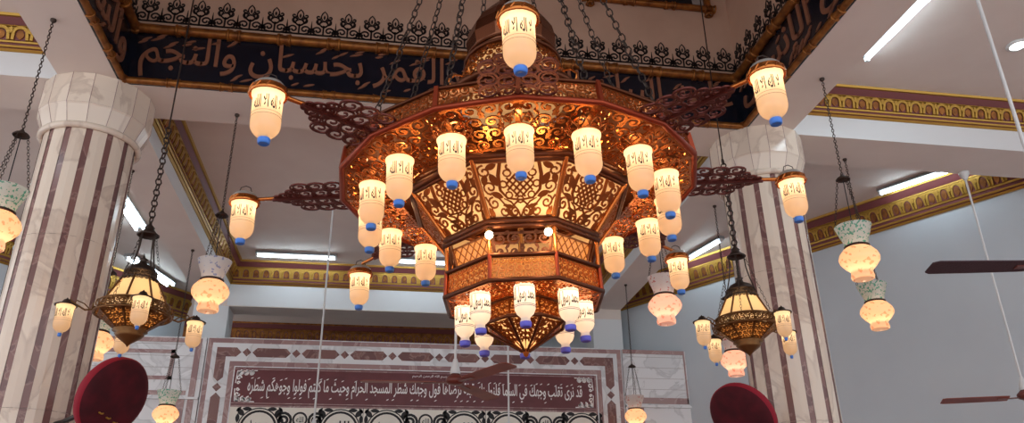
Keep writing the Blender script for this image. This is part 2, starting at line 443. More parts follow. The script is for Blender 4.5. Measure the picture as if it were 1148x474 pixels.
# ---- calligraphy band round the central bay
def moulding(mb, a, b, r, m=0):
    a, b = Vector(a), Vector(b); mb.tube([a, b], r, 8, m)
    d = b-a; L = d.length; d.normalize(); n = int(L/.42)
    for i in range(n+1):
        c = a+d*(L*i/n if n else 0)
        for k in (-1, 1):
            e = d.orthogonal().normalized()
            mb.tube([c+d*k*.03-Vector((0,0,r*1.15))+d.cross(Vector((0,0,1)))*0, c+d*k*.03+Vector((0,0,r*1.15))], r*.5, 6, m)
            mb.torus(c+d*k*.05, r*1.12, r*.28, 10, 5, m, axis=d.to_track_quat('Z', 'Y').to_matrix())
def band(p, q, out, words, i, fx0, fx1):
    """words: list of lines; reading right to left"""
    p, q, o = Vector((*p, 0)), Vector((*q, 0)), Vector((*out, 0)); d = (q-p); L = d.length; d.normalize(); up = Vector((0,0,1))
    z0, z1 = ZS, 6.1
    base = MB(); v = []
    for e in (p, q):
        v += [e+up*(z0+.004), e+o*.015+up*(z0+.004), e+o*.015+up*z1, e+up*z1]
    base.add(v, [(0,1,2,3), (7,6,5,4), (1,5,6,2), (0,4,5,1), (3,2,6,7), (0,3,7,4)])
    t = struct(base, 'trim_%d' % i, M['navy'])
    g = MB(); moulding(g, p+o*.03+up*(z0+.03), q+o*.03+up*(z0+.03), .032); moulding(g, p+o*.04+up*(z1-.02), q+o*.04+up*(z1-.02), .045)
    g.build('gold_moulding', M['golddull'], t)
    fn = lambda x, y, dz=0: p+d*x+up*(z0+y)+o*(.016+dz)
    l = MB(); put_text(l, words, fn, fx0, .085, fx1-fx0, .45, 0, .012, .008)
    rnd = random.Random(i)
    x = fx0
    while x < fx1-.15:       # vowel strokes written between the letters
        yy = rnd.choice((.12, .15, .49, .45, .42)); a = rnd.uniform(.25, .6)
        l.poly(leaf(x, yy, rnd.uniform(.07, .13), .02, a), lambda X, Y, D: fn(X, Y, D+.012), .012, 0)
        if rnd.random() < .4: l.poly(leaf(x+.03, yy+.035, .09, .02, a), lambda X, Y, D: fn(X, Y, D+.012), .012, 0)
        x += rnd.uniform(.06, .15)
    l.build('lettering', M['bandletter'], t)
    return t
band((XL, YB), (XR, YB), (0, -1), 'علمه البيان الشمس والقمر بحسبان والنجم', 9, .12, 5.7)
band((XL, 0.48), (XL, YB), (1, 0), 'والشجر يسجدان والسماء رفعها'.replace('ء', ''), 10, .1, 5.7)
band((XR, YB), (XR, 0.48), (-1, 0), 'الرحمن علم القران خلق الإنسان', 11, .1, 5.7)
# black cresting painted above the band
def cresting(p, q, out, i):
    p, q, o = Vector((*p, 0)), Vector((*q, 0)), Vector((*out, 0)); d = (q-p); L = d.length; d.normalize(); up = Vector((0,0,1))
    mb = MB(); n = round(L/.225); s = L/n; z0 = 6.185
    for k in range(n):
        cx = (k+.5)*s
        fn = lambda x, y, dz=0: p+d*(cx+x*s/.225)+up*(z0+y)+o*(.008+dz)
        w = .013; t = .006
        mb.ribbon([(0, .0), (0, .12)], w*1.2, fn, t); mb.ribbon(spiral(-.055, .215, .026, 0, 1., -1, 10), w, fn, t); mb.ribbon(spiral(.055, .215, .026, PI, 1., 1, 10), w, fn, t)
        mb.ribbon(leaf(0, .225, .12, .06, PI/2), w*.8, fn, t, closed=True); mb.poly(leaf(0, .215, .05, .018, PI/2), fn, t); mb.ribbon(leaf(0, .135, .08, .075, PI/2), w*.8, fn, t, closed=True)
        for h in (-1, 1):
            mb.ribbon(spiral(h*.054, .06, .052, -PI/2, 1.3, h, 16), w*1.15, fn, t)
            mb.ribbon(spiral(h*.040, .165, .036, -PI/2, 1.0, h, 12), w*1.1, fn, t)
            mb.ribbon([(0, .1), (h*.03, .12), (h*.055, .15), (h*.06, .2)], [w, w, w, .004], fn, t)
            mb.ribbon(spiral(h*.092, .05, .026, PI/2, 1., -h, 10), w, fn, t)
            mb.ribbon([(h*.1125, .0), (h*.1125, .1), (h*.1125, .16)], [w, w*.9, .003], fn, t)
        mb.ribbon([(-.11, .008), (.11, .008)], .016, fn, t)
    trimobj(mb, i, M['fret'])
cresting((XL, YB), (XR, YB), (0, -1), 12); cresting((XL, .48), (XL, YB), (1, 0), 13); cresting((XR, YB), (XR, .48), (-1, 0), 14)
# dark window high in the drum
w = struct(MB().box((1.95, YB-.02, 6.98), (3.02, YB-.001, 8.3)), 'window_1', M['glassdark'])
g = MB()
for a, b in (((1.88, YB-.04, 6.93), (3.2, YB-.04, 6.93)), ((1.9, YB-.04, 6.9), (1.9, YB-.04, 8.35)), ((3.18, YB-.04, 6.9), (3.18, YB-.04, 8.35)), ((1.88, YB-.04, 8.33), (3.2, YB-.04, 8.33))):
    moulding(g, a, b, .035)
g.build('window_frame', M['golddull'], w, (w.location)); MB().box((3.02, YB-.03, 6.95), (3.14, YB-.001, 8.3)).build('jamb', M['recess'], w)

# ================================================================== MARBLE COLUMNS
def column(x, y, label):
    t = thing('column', label, 'column', (x, y, 0), 'marble columns of the dome bay'); L = (x, y, 0)
    sh = MB(); n = 14; r = .365; prof = [0, .33, .665]
    rings = []
    zs = [0, 1.35, 2.7, 4.05, 5.03]
    for a, b in zip(zs[:-1], zs[1:]):
        for k in range(n):
            th = [2*PI*(k+f)/n for f in (0, .31, .655, 1)]
            for j in range(3):
                rr = r if j else r-.004
                p0 = (x+rr*math.cos(th[j]), y+rr*math.sin(th[j])); p1 = (x+rr*math.cos(th[j+1]), y+rr*math.sin(th[j+1]))
                g_ = .002
                sh.add([(*p0, a), (*p1, a), (*p1, b-g_), (*p0, b-g_)], [(0,1,2,3)], 1 if j == 0 else 0)
    sh.build('shaft', [M['cream_marble'], M['mauve']], t, L)
    c = MB(); n = 16
    prof = [(.375, 5.03), (.40, 5.09), (.445, 5.2), (.455, 5.215), (.455, 5.35), (.455, 5.499), (.1, 5.499)]
    c.lathe(prof, n, (x, y, 0), 0, sm=False, rot=PI/n)
    c.build('capital', M['cream_marble'], t, L)
    jm = MB()
    for k in range(n):
        a = PI/n+2*PI*k/n; ca, sa = math.cos(a), math.sin(a)
        jm.tube([(x+rr*ca, y+rr*sa, z) for rr, z in prof[:-1]], .0025, 4)
    for rr, z in ((.455, 5.215), (.455, 5.36)): jm.torus((x, y, z), rr*.995, .0025, 16, 4, rot=PI/n)
    jm.build('tile_joint', M['mauve_pale'], t, L)
    MB().torus((x, y, 5.03), .385, .028, 48, 10).build('collar', M['cream_marble'], t, L)
    return t
column(-2.63, 6.58, 'mauve striped cream marble column beside the red velvet fan turned to the right')
column(3.64, 6.58, 'mauve striped cream marble column behind the small chandelier with two lamps overlapping it')

# ================================================================== QIBLA WALL PANEL
def fp(x, y, dz=0): return Vector((x, YP-dz, y))
pan = thing('inscription_panel', 'mauve marble wall panel with a white Arabic inscription on maroon', 'wall panel', ((XL+XR)/2+.1, YP, 0))
PL = pan.location.copy(); X0, X1, ZT = -2.45, 3.62, 4.66
MB().box((X0, YP, 0), (X1, YP+.1, ZT)).build('slab', M['mauve_pale'], pan, PL)
b = MB()
def uframe(mb, ins0, ins1, t, m=0):   # inverted-U strip between two insets
    a0, a1 = X0+ins0, X1-ins0; c0, c1 = X0+ins1, X1-ins1; z = .02
    for pts in ([(a0, z), (c0, z), (c0, ZT-ins1), (a0, ZT-ins0)], [(c1, z), (a1, z), (a1, ZT-ins0), (c1, ZT-ins1)], [(a0, ZT-ins0), (c0, ZT-ins1), (c1, ZT-ins1), (a1, ZT-ins0)]):
        mb.poly(pts, lambda x, y, D: fp(x, y, t+D), t+.001, m)
uframe(b, 0, .012, .010); uframe(b, .075, .335, .004); uframe(b, .405, .42, .012)
b.build('white_inlay', M['grey_marble'], pan, PL)
hx = MB()
def hexbar(x0, x1, y0, y1, horiz=True):
    if horiz:
        h = (y1-y0)/2; ym = (y0+y1)/2; pts = [(x0, ym), (x0+h, y0), (x1-h, y0), (x1, ym), (x1-h, y1), (x0+h, y1)]
    else:
        h = (x1-x0)/2; xm = (x0+x1)/2; pts = [(xm, y0), (x1, y0+h), (x1, y1-h), (xm, y1), (x0, y1-h), (x0, y0+h)]
    hx.poly(pts, lambda x, y, D: fp(x, y, .008+D), .006)
def diam(x, y, s=.06): hx.poly([(x-s, y), (x, y-s), (x+s, y), (x, y+s)], lambda x, y, D: fp(x, y, .008+D), .006)
zh = ZT-.205; step = .683; xs = [-1.9+step*i for i in range(8)]
for i, x in enumerate(xs):
    diam(x, zh)
    if i < 7: hexbar(x+.075, x+step-.075, zh-.065, zh+.065)
for xx, sg in ((X0+.205, 1), (X1-.205, -1)):
    xe = xs[0]-.075 if sg > 0 else xs[-1]+.075
    hx.poly([(xx-sg*.065, zh+.065), (xe-sg*.065, zh+.065), (xe, zh), (xe-sg*.065, zh-.065), (xx+sg*.065, zh-.065), (xx+sg*.065, zh-.36), (xx, zh-.42), (xx-sg*.065, zh-.36)], lambda x, y, D: fp(x, y, .008+D), .006)
    z = zh-.5
    while z > .8:
        diam(xx, z); hexbar(xx-.065, xx+.065, z-.6, z-.075, False); z -= step
hx.build('hexagon_inlay', M['mauve'], pan, PL)
tf = MB(); TX0, TX1, TZ0, TZ1 = X0+.42, X1-.45, 3.72, ZT-.42
tf.box((TX0, YP-.014, TZ0), (TX1, YP-.0, TZ1))
tfo = tf.build('text_field', M['maroon_field'], pan, PL)
ln = MB()
for z in (TZ0+.02, TZ1-.025): ln.box((TX0, YP-.018, z-.006), (TX1, YP-.013, z+.006))
ln.build('pale_line', M['mauve_pale'], pan, PL)
tx = MB()
f2 = lambda x, y, dz=0: fp(x, y, .0145+dz)
put_text(tx, 'قد نرى تقلب وجهك في السما فلنولينك قبلة ترضاها فول وجهك شطر المسجد الحرام وحيث ما كنتم فولوا وجوهكم شطره', f2, TX0+.20, 3.815, TX1-TX0-.4, .27, 0, .004, .011)
rnd = random.Random(3); x = TX0+.25
while x < TX1-.25:
    tx.poly(leaf(x, rnd.choice((4.09, 4.07, 3.82)), .045, .013, .5), lambda X, Y, D: f2(X, Y, D+.004), .004); x += rnd.uniform(.05, .11)
put_text(tx, 'بسم الله الرحمن الرحيم', f2, .45, 4.14, .5, .05, 0, .004)
tx.build('lettering', M['letter'], tfo)
tfo.children[0].matrix_parent_inverse = Matrix.Identity(4)
for v in tfo.children[0].data.vertices: v.co -= PL
for sx, xx in ((1, TX0+.02), (-1, TX1-.02)):
    for sz, zz in ((1, TZ0+.03), (-1, TZ1-.035)):
        cn = MB()
        cn.ribbon([(xx+sx*.01, zz+sz*.19), (xx+sx*.02, zz+sz*.02), (xx+sx*.29, zz+sz*.01)], .014, f2, .003)
        for k in range(3):
            cn.ribbon(spiral(xx+sx*(.06+.075*k), zz+sz*.045, .042, PI/2, 1.1, sx*sz, 10), .018, f2, .003)
            cn.poly(leaf(xx+sx*(.06+.08*k), zz+sz*(.045), .07, .04, .6), f2, .003)
        for k in range(1, 3): cn.ribbon(spiral(xx+sx*.05, zz+sz*(.045+.07*k), .038 if k == 1 else .024, 0, 1.1, -sx*sz, 10), .018, f2, .003)
        cn.build('corner_arabesque', M['letter'], pan, PL)
fr = MB(); fr.box((TX0, YP-.008, .4), (TX1, YP, TZ0-.03)).build('frieze_field', M['cream'], pan, PL)
sr = MB(); f3 = lambda x, y, dz=0: fp(x, y, .009+dz); z3 = 3.40
def circ(x, y, r, w, n=28): sr.ribbon([(x+r*math.cos(2*PI*k/n), y+r*math.sin(2*PI*k/n)) for k in range(n)], w, f3, .003, closed=True)
inscr = []
for k in range(3):
    xb = -1.93+1.74*k
    for c, word in ((.30, 'محمد'), (1.40, 'الله')):
        circ(xb+c, z3, .235, .030); circ(xb+c, z3, .275, .016)
        put_text(sr, word, f3, xb+c-.13, z3-.08, .26, .2, 0, .003)
        for sx in (-1, 1):
            for sz in (-1, 1):
                X, Z = xb+c+sx*.25, z3+sz*.22
                sr.poly(leaf(X, Z, .14, .075, sx*sz*PI/4), f3, .003); sr.poly(leaf(X-sx*.08, Z+sz*.045, .13, .055, 0), f3, .003); sr.poly(leaf(X+sx*.035, Z-sz*.08, .13, .055, PI/2), f3, .003)
                sr.poly(leaf(X+sx*.03, Z+sz*.04, .09, .04, -sx*sz*PI/4), f3, .003)
    circ(xb+.85, z3+.13, .09, .026); put_text(sr, 'الله', f3, xb+.80, z3+.09, .1, .08, 0, .003)
    for h in (-1, 1):
        sr.ribbon(spiral(xb+.85+h*.215, z3+.11, .115, PI/2-h*1.2, 2.1, h, 32, .12), .036, f3, .003)
        sr.ribbon(spiral(xb+.85+h*.215, z3-.13, .115, -PI/2+h*1.2, 2.1, -h, 32, .12), .036, f3, .003)
    sr.ribbon([(xb+1.71, z3-.3), (xb+1.71, z3+.3)], .006, f3, .003)
sr.build('scroll_inlay', M['blackink'], pan, PL)
# lower marble cladding either side of the panel
def cladding(xa, xb, n, lines):
    o = struct(MB().box((xa, YP+.02, 0), (xb, YP+.12, 4.66)), 'wall_'+n, M['grey_marble'])
    s = MB()
    for z0, z1, p0, p1 in lines: s.box((p0, YP+.01, z0), (p1, YP+.022, z1))
    s.build('mauve_strip', M['mauve_pale'], o)
    j = MB()
    z = 4.55
    while z > 3.9:
        j.box((xa+.05, YP+.018, z), (xb-.05, YP+.021, z+.004)); z -= .165
    j.build('tile_joint', M['recess'], o)
    l = MB().box((xa, YP-.03, 3.78), (xb, YP+.02, 3.81)).build('ledge', M['grey_marble'], o)
cladding(X1+.02, 4.66, 'right', [(4.60, 4.66, X1+.03, 4.62), (3.84, 3.93, X1+.03, 4.64), (3.84, 4.66, 4.62, 4.64), (0, 3.78, X1+.12, X1+.3)])
cladding(-5.3, X0-.02, 'left', [(4.58, 4.64, -5.2, X0-.1), (4.42, 4.47, -5.2, X0-.42), (3.84, 3.90, -5.2, X0-.2), (4.05, 4.10, -5.2, X0-.42), (4.05, 4.47, X0-.47, X0-.42), (3.1, 4.64, X0-.16, X0-.08), (0, 3.78, X0-.34, X0-.2)])

# ================================================================== BOTTLE LAMPS (shared by all chandeliers)
def wrap_text(mb, txt, r, zc, h, ang0, ang, m=0, c=(0,0,0), off=.0008, wt=.008):
    V, F, w = text2d(txt, wt)
    # subdivide nothing: letters are small against the curve
    P = []
    for x, y in V:
        a = ang0+(x/w-.5)*ang
        P.append((c[0]+(r+off)*math.cos(a), c[1]+(r+off)*math.sin(a), c[2]+zc+(y-.5)*h))
    mb.add(P, F, m)
def bottle(parent, loc, facing, kind='ring', name='bottle_lamp', power=.27):
    """origin at the rim; the glass hangs below.  facing = direction of the lettering"""
    r = .050
    g = MB()
    if kind == 'low':
        r = .041
        prof = [(r*.9, 0), (r, -.004), (r, -.088), (r*.97, -.100), (r*.8, -.116), (r*.45, -.130), (r*.42, -.136), (r*.5, -.148)]
        g.lathe(prof, 28, (0,0,0))
    else:
        arc = [(r*math.cos(t)*1.0 if t < 1.2 else max(r*math.cos(t), .017), -.125-.05*math.sin(t)) for t in [PI/2*k/9 for k in range(9)]]
        prof = [(r*.93, 0), (r*1.11, -.005), (r*1.10, -.013), (r, -.024)]+arc+[(.017, -.182)]
        g.lathe(prof, 28, (0,0,0))
    o = g.build(name, M['lowglass'] if kind == 'low' else M['bottle'], parent); o.location = loc; o.rotation_euler = (0, 0, 0)
    zb = -.148 if kind == 'low' else -.178
    cp = MB(); cr = .0205 if kind != 'low' else .022
    if kind == 'small': cr = .011; zb = -.18
    cp.lathe([(cr*.6, zb+.003), (cr, zb), (cr*1.05, zb-.006), (cr*.96, zb-.018), (cr*.8, zb-.021), (cr*.5, zb-.019), (.001, zb-.018)], 16)
    cp.build('bottle_cap', M['capdark'] if kind == 'low' else M['cap'], o)
    l = MB()
    if kind == 'low':
        wrap_text(l, 'محمد رسول الله', r, -.050, .064, facing, 2.5, wt=.03); l2 = MB()
        for z in (-.086, -.092, -.014): l2.torus((0,0,z), r+.0004, .0009, 28, 4)
        l2.build('painted_line', M['violet'], o)
    else:
        wrap_text(l, 'لا اله الا الله', r, -.058, .052, facing, 2.0, wt=.028); wrap_text(l, 'محمد رسول الله', r, -.060, .040, facing+PI, 1.9, wt=.028)
        l2 = MB()
        for z in (-.092, -.104): l2.torus((0,0,z), r+.0003, .0008, 28, 4)
        l2.build('painted_line', M['linegrey'], o)
    l.build('lettering', M['ink'], o)
    h = MB()
    if kind == 'arm':       # pierced copper hood with a zinc lid
        h.lathe([(.062, -.014), (.066, -.012), (.066, .0), (.061, .004), (.064, .012), (.058, .018), (.03, .03)], 24, m=0)
        for k in range(12):
            a = 2*PI*k/12; h.tube([(.067*math.cos(a), .067*math.sin(a), -.006), (.061*math.cos(a+.2), .061*math.sin(a+.2), .014)], .003, 5)
        h.lathe([(.056, .012), (.055, .024), (.045, .036), (.02, .045), (.006, .047), (.0005, .052)], 24, m=1)
        h.tube([(-.03, 0, .038), (-.02, 0, .07), (0, 0, .078), (.02, 0, .07), (.03, 0, .038)], .0022, 5, 2)
        h.build('lamp_hood', [M['copper'], M['steel'], M['iron']], o)
    elif kind == 'small':
        h.lathe([(.066, -.006), (.068, .0), (.05, .008), (.03, .016), (.02, .034), (.008, .04), (.001, .05)], 20, m=0)
        h.build('lamp_hood', [M['iron']], o)
    elif kind == 'ring':    # little pierced gallery that carries the bottle
        h.lathe([(.052, -.004), (.056, 0), (.052, .004), (.03, .006)], 24)
        n = 8
        for k in range(n):
            a = 2*PI*k/n
            for sg in (-1, 1):
                pts = [(rr*math.cos(a+sg*w), rr*math.sin(a+sg*w), z) for rr, w, z in ((.052, 0, .003), (.068, .10, .016), (.078, .28, .03), (.072, .42, .04), (.060, .36, .038), (.058, .22, .03))]
                h.tube(pts, .003, 5)
        h.build('lamp_gallery', [M['copper']], o)
    else:
        h.lathe([(.044, -.004), (.048, .002), (.044, .012), (.03, .02), (.012, .03)], 20).build('lamp_gallery', [M['copper']], o)
    point('lamp_light', (0, 0, -.032), power, (1, .77, .50), o, .012)
    return o

# ================================================================== THE GREAT CHANDELIER
K = .45; ZTIP = 3.35
uz = lambda z: K*(z-ZTIP); ur = lambda r: K*r
CH = thing('chandelier', 'huge copper tiered chandelier ringed with white bottle lamps in the hall centre', 'chandelier',
           (K*1.272, K*6.85, 1.6+K*(ZTIP-1.6)), rot=(0, R(-1.5), 0))
A0 = R(-99.8)
def facet(n, k, r0, z0, r1, z1, rot0=None):
    """quad of an n-gon frustum facet in chandelier coordinates: bottom r0,z0 -> top r1,z1"""
    a = (A0 if rot0 is None else rot0)+2*PI*k/n; b_ = a+2*PI/n
    P = lambda r, t, z: Vector((ur(r)*math.cos(t), ur(r)*math.sin(t), uz(z)))
    return P(r0, a, z0), P(r0, b_, z0), P(r1, b_, z1), P(r1, a, z1)
def ngon(mb, n, r, z, w, m=0, rot0=None, seg=6):
    pts = []
    for k in range(n):
        t = (A0 if rot0 is None else rot0)+2*PI*k/n; pts.append((ur(r)*math.cos(t), ur(r)*math.sin(t), uz(z)))
    mb.tube(pts, w, seg, m, closed=True)
def repeat(o, n):
    for k in range(1, n): copypart(o, CH, 2*PI*k/n)
# -- upper ring, sixteen sides
fn, W, H = planemap(*facet(16, 0, 1.72, 4.98, 1.69, 5.16))
p = MB(); frame2d(p, fn, W, H, .009, .006); arabesque(p, fn, W, H, .040, .0050, .005)
repeat(p.build('rim_panel', M['bronze'], CH), 16)
fn, W, H = planemap(*facet(16, 0, 1.70, 4.97, 1.12, 4.86))
p = MB(); frame2d(p, fn, W, H, .012, .006); arabesque(p, fn, W, H, .060, .0085, .006)
repeat(p.build('underside_panel', M['copper'], CH), 16)
p = MB(); ngon(p, 16, 1.725, 4.965, .013); p.build('lower_rim', M['copperred'], CH)
p = MB(); ngon(p, 16, 1.695, 5.17, .008); p.build('upper_rim', M['darkbronze'], CH)
p = MB(); a = facet(16, 0, 1.73, 4.96, 1.70, 5.18); p.bar(a[0], a[3], .016, .016); repeat(p.build('rim_post', M['copperred'], CH), 16)
# roof of the ring: sheet above the pierced underside
p = MB(); p.lathe([(ur(1.69), uz(5.165)), (ur(1.4), uz(5.26)), (ur(.7), uz(5.75))], 16, rot=A0, sm=False); p.build('ring_roof', M['darkbronze'], CH)
# -- eight arms with wings and their lamps
def wing():
    mb = MB(); zz = uz(5.0)
    half = 2*ur(1.72)*math.sin(PI/16)*.88
    def f(x, y, dz=0): return Vector((x-abs(y)*.2*max(0, min(1, (x1+.05-x)/(x1-x0))), y, zz+dz))
    x0, x1 = ur(1.70), ur(2.36)
    def wd(x): 
        u = (x-x0)/(x1-x0); return half*max(0, 1-u)**1.05+.012
    for s in (-1, 1):
        mb.ribbon([(x0, s*.002), (x1+.02, s*.002)], .012, f, .012)
        x = x0+.004; j = 0
        while x < x1-.012:
            h = wd(x+.02); rows = 2 if h > .075 else 1; r_ = max(.012, min(.034, h/(2*rows)))
            for i in range(rows):
                cy = s*(.004+r_*(2*i+1)*.97); cx = x+r_+(r_*.5 if i else 0)
                el = [(cx+r_*1.12*math.cos(q), cy+r_*math.sin(q)) for q in [2*PI*k/16 for k in range(16)]]
                mb.ribbon(el, .0072, f, .006, closed=True)
                mb.ribbon(spiral(cx, cy, r_*.95, s*PI*.6, 1.15, -s, 12, .25), .0066, f, .006)
            x += r_*1.95; j += 1
        mb.ribbon([(x0, 0), (x0, s*half)], .010, f, .008)
    mb.bar((x0, 0, zz-.004), (x1+.02, 0, zz-.004), .010, .022)
    return mb
wg = wing().build('arm_wing', M['wing'], CH); wg.rotation_euler = (0, 0, A0)
rod = MB().tube([(ur(2.2), 0, uz(5.0)), (ur(2.64), 0, uz(5.0)-.004)], .009, 8)
rd = rod.build('arm_rod', M['copper'], CH); rd.rotation_euler = (0, 0, A0)
for k in range(1, 8):
    copypart(wg, CH, A0+2*PI*k/8); copypart(rd, CH, A0+2*PI*k/8)
def cam_facing(a, r):   # lettering turned towards the hall entrance
    return math.atan2(-(K*6.85+r*math.sin(a)), -(K*1.29+r*math.cos(a)))
for k in range(8):
    a = A0+2*PI*k/8; r = ur(2.68)
    bottle(CH, (r*math.cos(a), r*math.sin(a), uz(4.97-(0, 0, .0, .07, .1, .1, 0, .0)[k])), cam_facing(a, r)+random.uniform(-.3, .3), 'arm')
for k in range(16):
    a = A0+2*PI*k/16; r = ur(1.44)
    bottle(CH, (r*math.cos(a), r*math.sin(a), uz(4.83)), cam_facing(a, r)+random.uniform(-.3, .3), 'ring')
# -- crown and dome above the ring
B0 = A0-PI/8
fn, W, H = planemap(*facet(12, 0, .66, 5.98, .50, 6.42))
p = MB(); arabesque(p, fn, W, H, .045, .0055, .005); p.ribbon([(0, .004), (W, .004)], .01, fn, .006); p.ribbon([(0, H-.004), (W, H-.004)], .008, fn, .006)
repeat(p.build('crown_panel', M['bronze'], CH), 12)
p = MB(); p.lathe([(ur(.55), uz(6.0)), (ur(.42), uz(6.42))], 24); p.build('crown_lining', M['panelglass'], CH)
p = MB(); ngon(p, 24, .69, 5.95, .018, seg=8); ngon(p, 24, .5, 6.43, .01); p.build('crown_ring', M['darkbronze'], CH)
p = MB()   # one curled leaf hanging out at the crown foot
p.tube([(ur(rr), 0, uz(z)) for rr, z in ((.6, 6.12), (.70, 6.10), (.76, 6.02), (.74, 5.95), (.69, 5.96))], .0055, 6)
repeat(p.build('curled_leaf', M['copper'], CH), 16)
p = MB(); p.lathe([(ur(.70), uz(5.75)), (ur(.62), uz(5.98))], 16, sm=False); p.build('neck', M['darkbronze'], CH)
p = MB(); p.lathe([(ur(r_), uz(z)) for r_, z in ((.42, 6.42), (.475, 6.55), (.49, 6.68), (.46, 6.82), (.38, 6.96), (.26, 7.1), (.15, 7.22), (.08, 7.34), (.05, 7.5), (.07, 7.56), (.03, 7.62), (.02, 7.85), (.002, 7.9))], 12, sm=False)
p.build('onion_dome', M['domecopper'], CH)
p = MB(); p.tube([(ur(.47)*math.cos(t), ur(.47)*math.sin(t), uz(6.52)) for t in [2*PI*i/32 for i in range(32)]], .006, 6, closed=True); p.build('dome_band', M['darkbronze'], CH)
# -- octagonal basket of cream glass behind pierced panels
fn, W, H = planemap(*facet(8, 0, .73, 4.38, 1.06, 4.80, B0))
p = MB(); t = .006; frame2d(p, fn, W, H, .010, t)
def basket_pattern(p, fn, W, H, t):
    wv = .0074
    s = W*.105   # diamond lattice with loops in the middle
    cx, cy = W/2, H*.60
    for i in range(-2, 3):
        for sgn in (-1, 1):
            a = (cx+i*s*.8-1.6*s*sgn*.9, cy-1.6*s); b_ = (cx+i*s*.8+1.6*s*sgn*.9, cy+1.6*s)
            pts = [(a[0]+(b_[0]-a[0])*k/4, a[1]+(b_[1]-a[1])*k/4) for k in range(5)]
            pts = [q for q in pts if abs(q[0]-cx)+abs(q[1]-cy) < s*3.0]
            if len(pts) > 1: p.ribbon(pts, wv, fn, t)
    for i in range(8):
        a = 2*PI*i/8; p.ribbon([(cx+s*1.95*math.cos(a)+s*.42*math.cos(q), cy+s*1.95*math.sin(a)+s*.42*math.sin(q)) for q in [2*PI*k/8 for k in range(8)]], wv*.9, fn, t, closed=True)
    for h in (-1, 1):
        X = lambda u: cx+h*u*W
        p.ribbon([(X(.0), H*.03), (X(.04), H*.16), (X(.13), H*.30), (X(.22), H*.36)], [.008, wv, wv, .004], fn, t)
        p.ribbon(spiral(X(.08), H*.12, H*.085, PI/2, 1.2, -h), wv, fn, t)
        p.ribbon(spiral(X(.24), H*.14, H*.11, PI/2, 1.3, h), wv, fn, t)
        p.ribbon([(X(.02), H*.33), (X(.12), H*.22), (X(.22), H*.26), (X(.30), H*.4)], wv, fn, t)
        p.ribbon([(X(.21), H*.98), (X(.25), H*.75), (X(.25), H*.5), (X(.17), H*.36), (X(.0), H*.33)], [.012, .014, .012, wv, wv], fn, t)
        p.ribbon(spiral(X(.36), H*.28, H*.11, PI*.5, 1.3, -h), wv, fn, t)
        p.ribbon(spiral(X(.37), H*.55, H*.12, -PI*.5, 1.3, h), wv, fn, t)
        p.ribbon(spiral(X(.40), H*.82, H*.11, PI*.5, 1.3, -h), wv, fn, t)
        p.ribbon(spiral(X(.12), H*.90, H*.08, PI*.5, 1.2, h), wv, fn, t)
        p.ribbon([(X(.46), H*.05), (X(.40), H*.2), (X(.46), H*.4)], wv, fn, t)
        for (u, v, a, l) in ((.16, .12, .8, .2), (.31, .68, 1.2, .24), (.32, .9, -.5, .2), (.42, .68, 1.9, .2), (.30, .42, .4, .22), (.42, .12, 1.2, .2), (.16, .22, .1, .16), (.05, .95, .2, .16)):
            p.poly(leaf(X(u), H*v, H*l, H*l*.5, a if h > 0 else PI-a), fn, t)
basket_pattern(p, fn, W, H, t)
repeat(p.build('basket_panel', M['bronze'], CH), 8)
p = MB(); q = facet(8, 0, .715, 4.39, 1.04, 4.80, B0); p.add(q, [(0,1,2,3)]); repeat(p.build('basket_glass', M['panelglass'], CH), 8)
p = MB(); a = facet(8, 0, .735, 4.37, 1.07, 4.82, B0); p.tube([a[0], a[3]], .011, 8); repeat(p.build('basket_post', M['copper'], CH), 8)
p = MB()
for r_, z, w_ in ((1.08, 4.84, .018), (1.10, 4.88, .012), (1.06, 4.80, .009)): ngon(p, 8, r_, z, w_, rot0=B0, seg=8)
p.build('top_moulding', M['darkbronze'], CH)
p = MB()
for r_, z, w_ in ((.74, 4.36, .017), (.755, 4.31, .012), (.715, 4.40, .008)): ngon(p, 8, r_, z, w_, rot0=B0, seg=8)
p.build('bottom_moulding', M['darkbronze'], CH)
# -- waist between basket and drum: amber panes, struts, globes
p = MB(); q = facet(8, 0, .62, 4.05, .68, 4.28, B0); p.add(q, [(0,1,2,3)]); g0 = p.build('waist_pane', M['amber'], CH)
g0.rotation_euler = (0, 0, 2*PI/8)
for k in range(2, 8): copypart(g0, CH, 2*PI*k/8)
fn, W, H = planemap(*facet(8, 0, .63, 4.05, .69, 4.28, B0))
p = MB(); frame2d(p, fn, W, H, .007, .005)
for i in range(-3, 9):
    for sg in (-1, 1):
        pts = [(W*(i/6)+sg*H*.8*(k/5-.5)+W*.1, H*k/5) for k in range(6)]; pts = [q for q in pts if 0 < q[0] < W]
        if len(pts) > 1: p.ribbon(pts, .0028, fn, .003)
g0 = p.build('waist_lattice', M['bronze'], CH); g0.rotation_euler = (0, 0, 2*PI/8)
for k in range(2, 8): copypart(g0, CH, 2*PI*k/8)
p = MB(); frame2d(p, fn, W, H, .009, .006); arabesque(p, fn, W, H, .055, .007, .006); p.build('waist_scroll', M['darkbronze'], CH)
p = MB(); a = facet(8, 0, .74, 4.03, .74, 4.33, B0); p.tube([a[0], a[3]], .008, 8); repeat(p.build('waist_strut', M['copper'], CH), 8)
for az in (-121, -83, 59, 97):
    g = MB().ball((ur(.78)*math.cos(R(az)), ur(.78)*math.sin(R(az)), uz(4.22)), .016, 14); gb = g.build('globe_bulb', M['globe'], CH)
    gs = MB().lathe([(.011, .012), (.013, .02), (.006, .03)], 12, (ur(.78)*math.cos(R(az)), ur(.78)*math.sin(R(az)), uz(4.22))); gs.build('socket', M['brass'], gb)
    point('globe_light', (ur(.84)*math.cos(R(az)), ur(.84)*math.sin(R(az)), uz(4.19)), .9, (1, .66, .32), CH, .02)
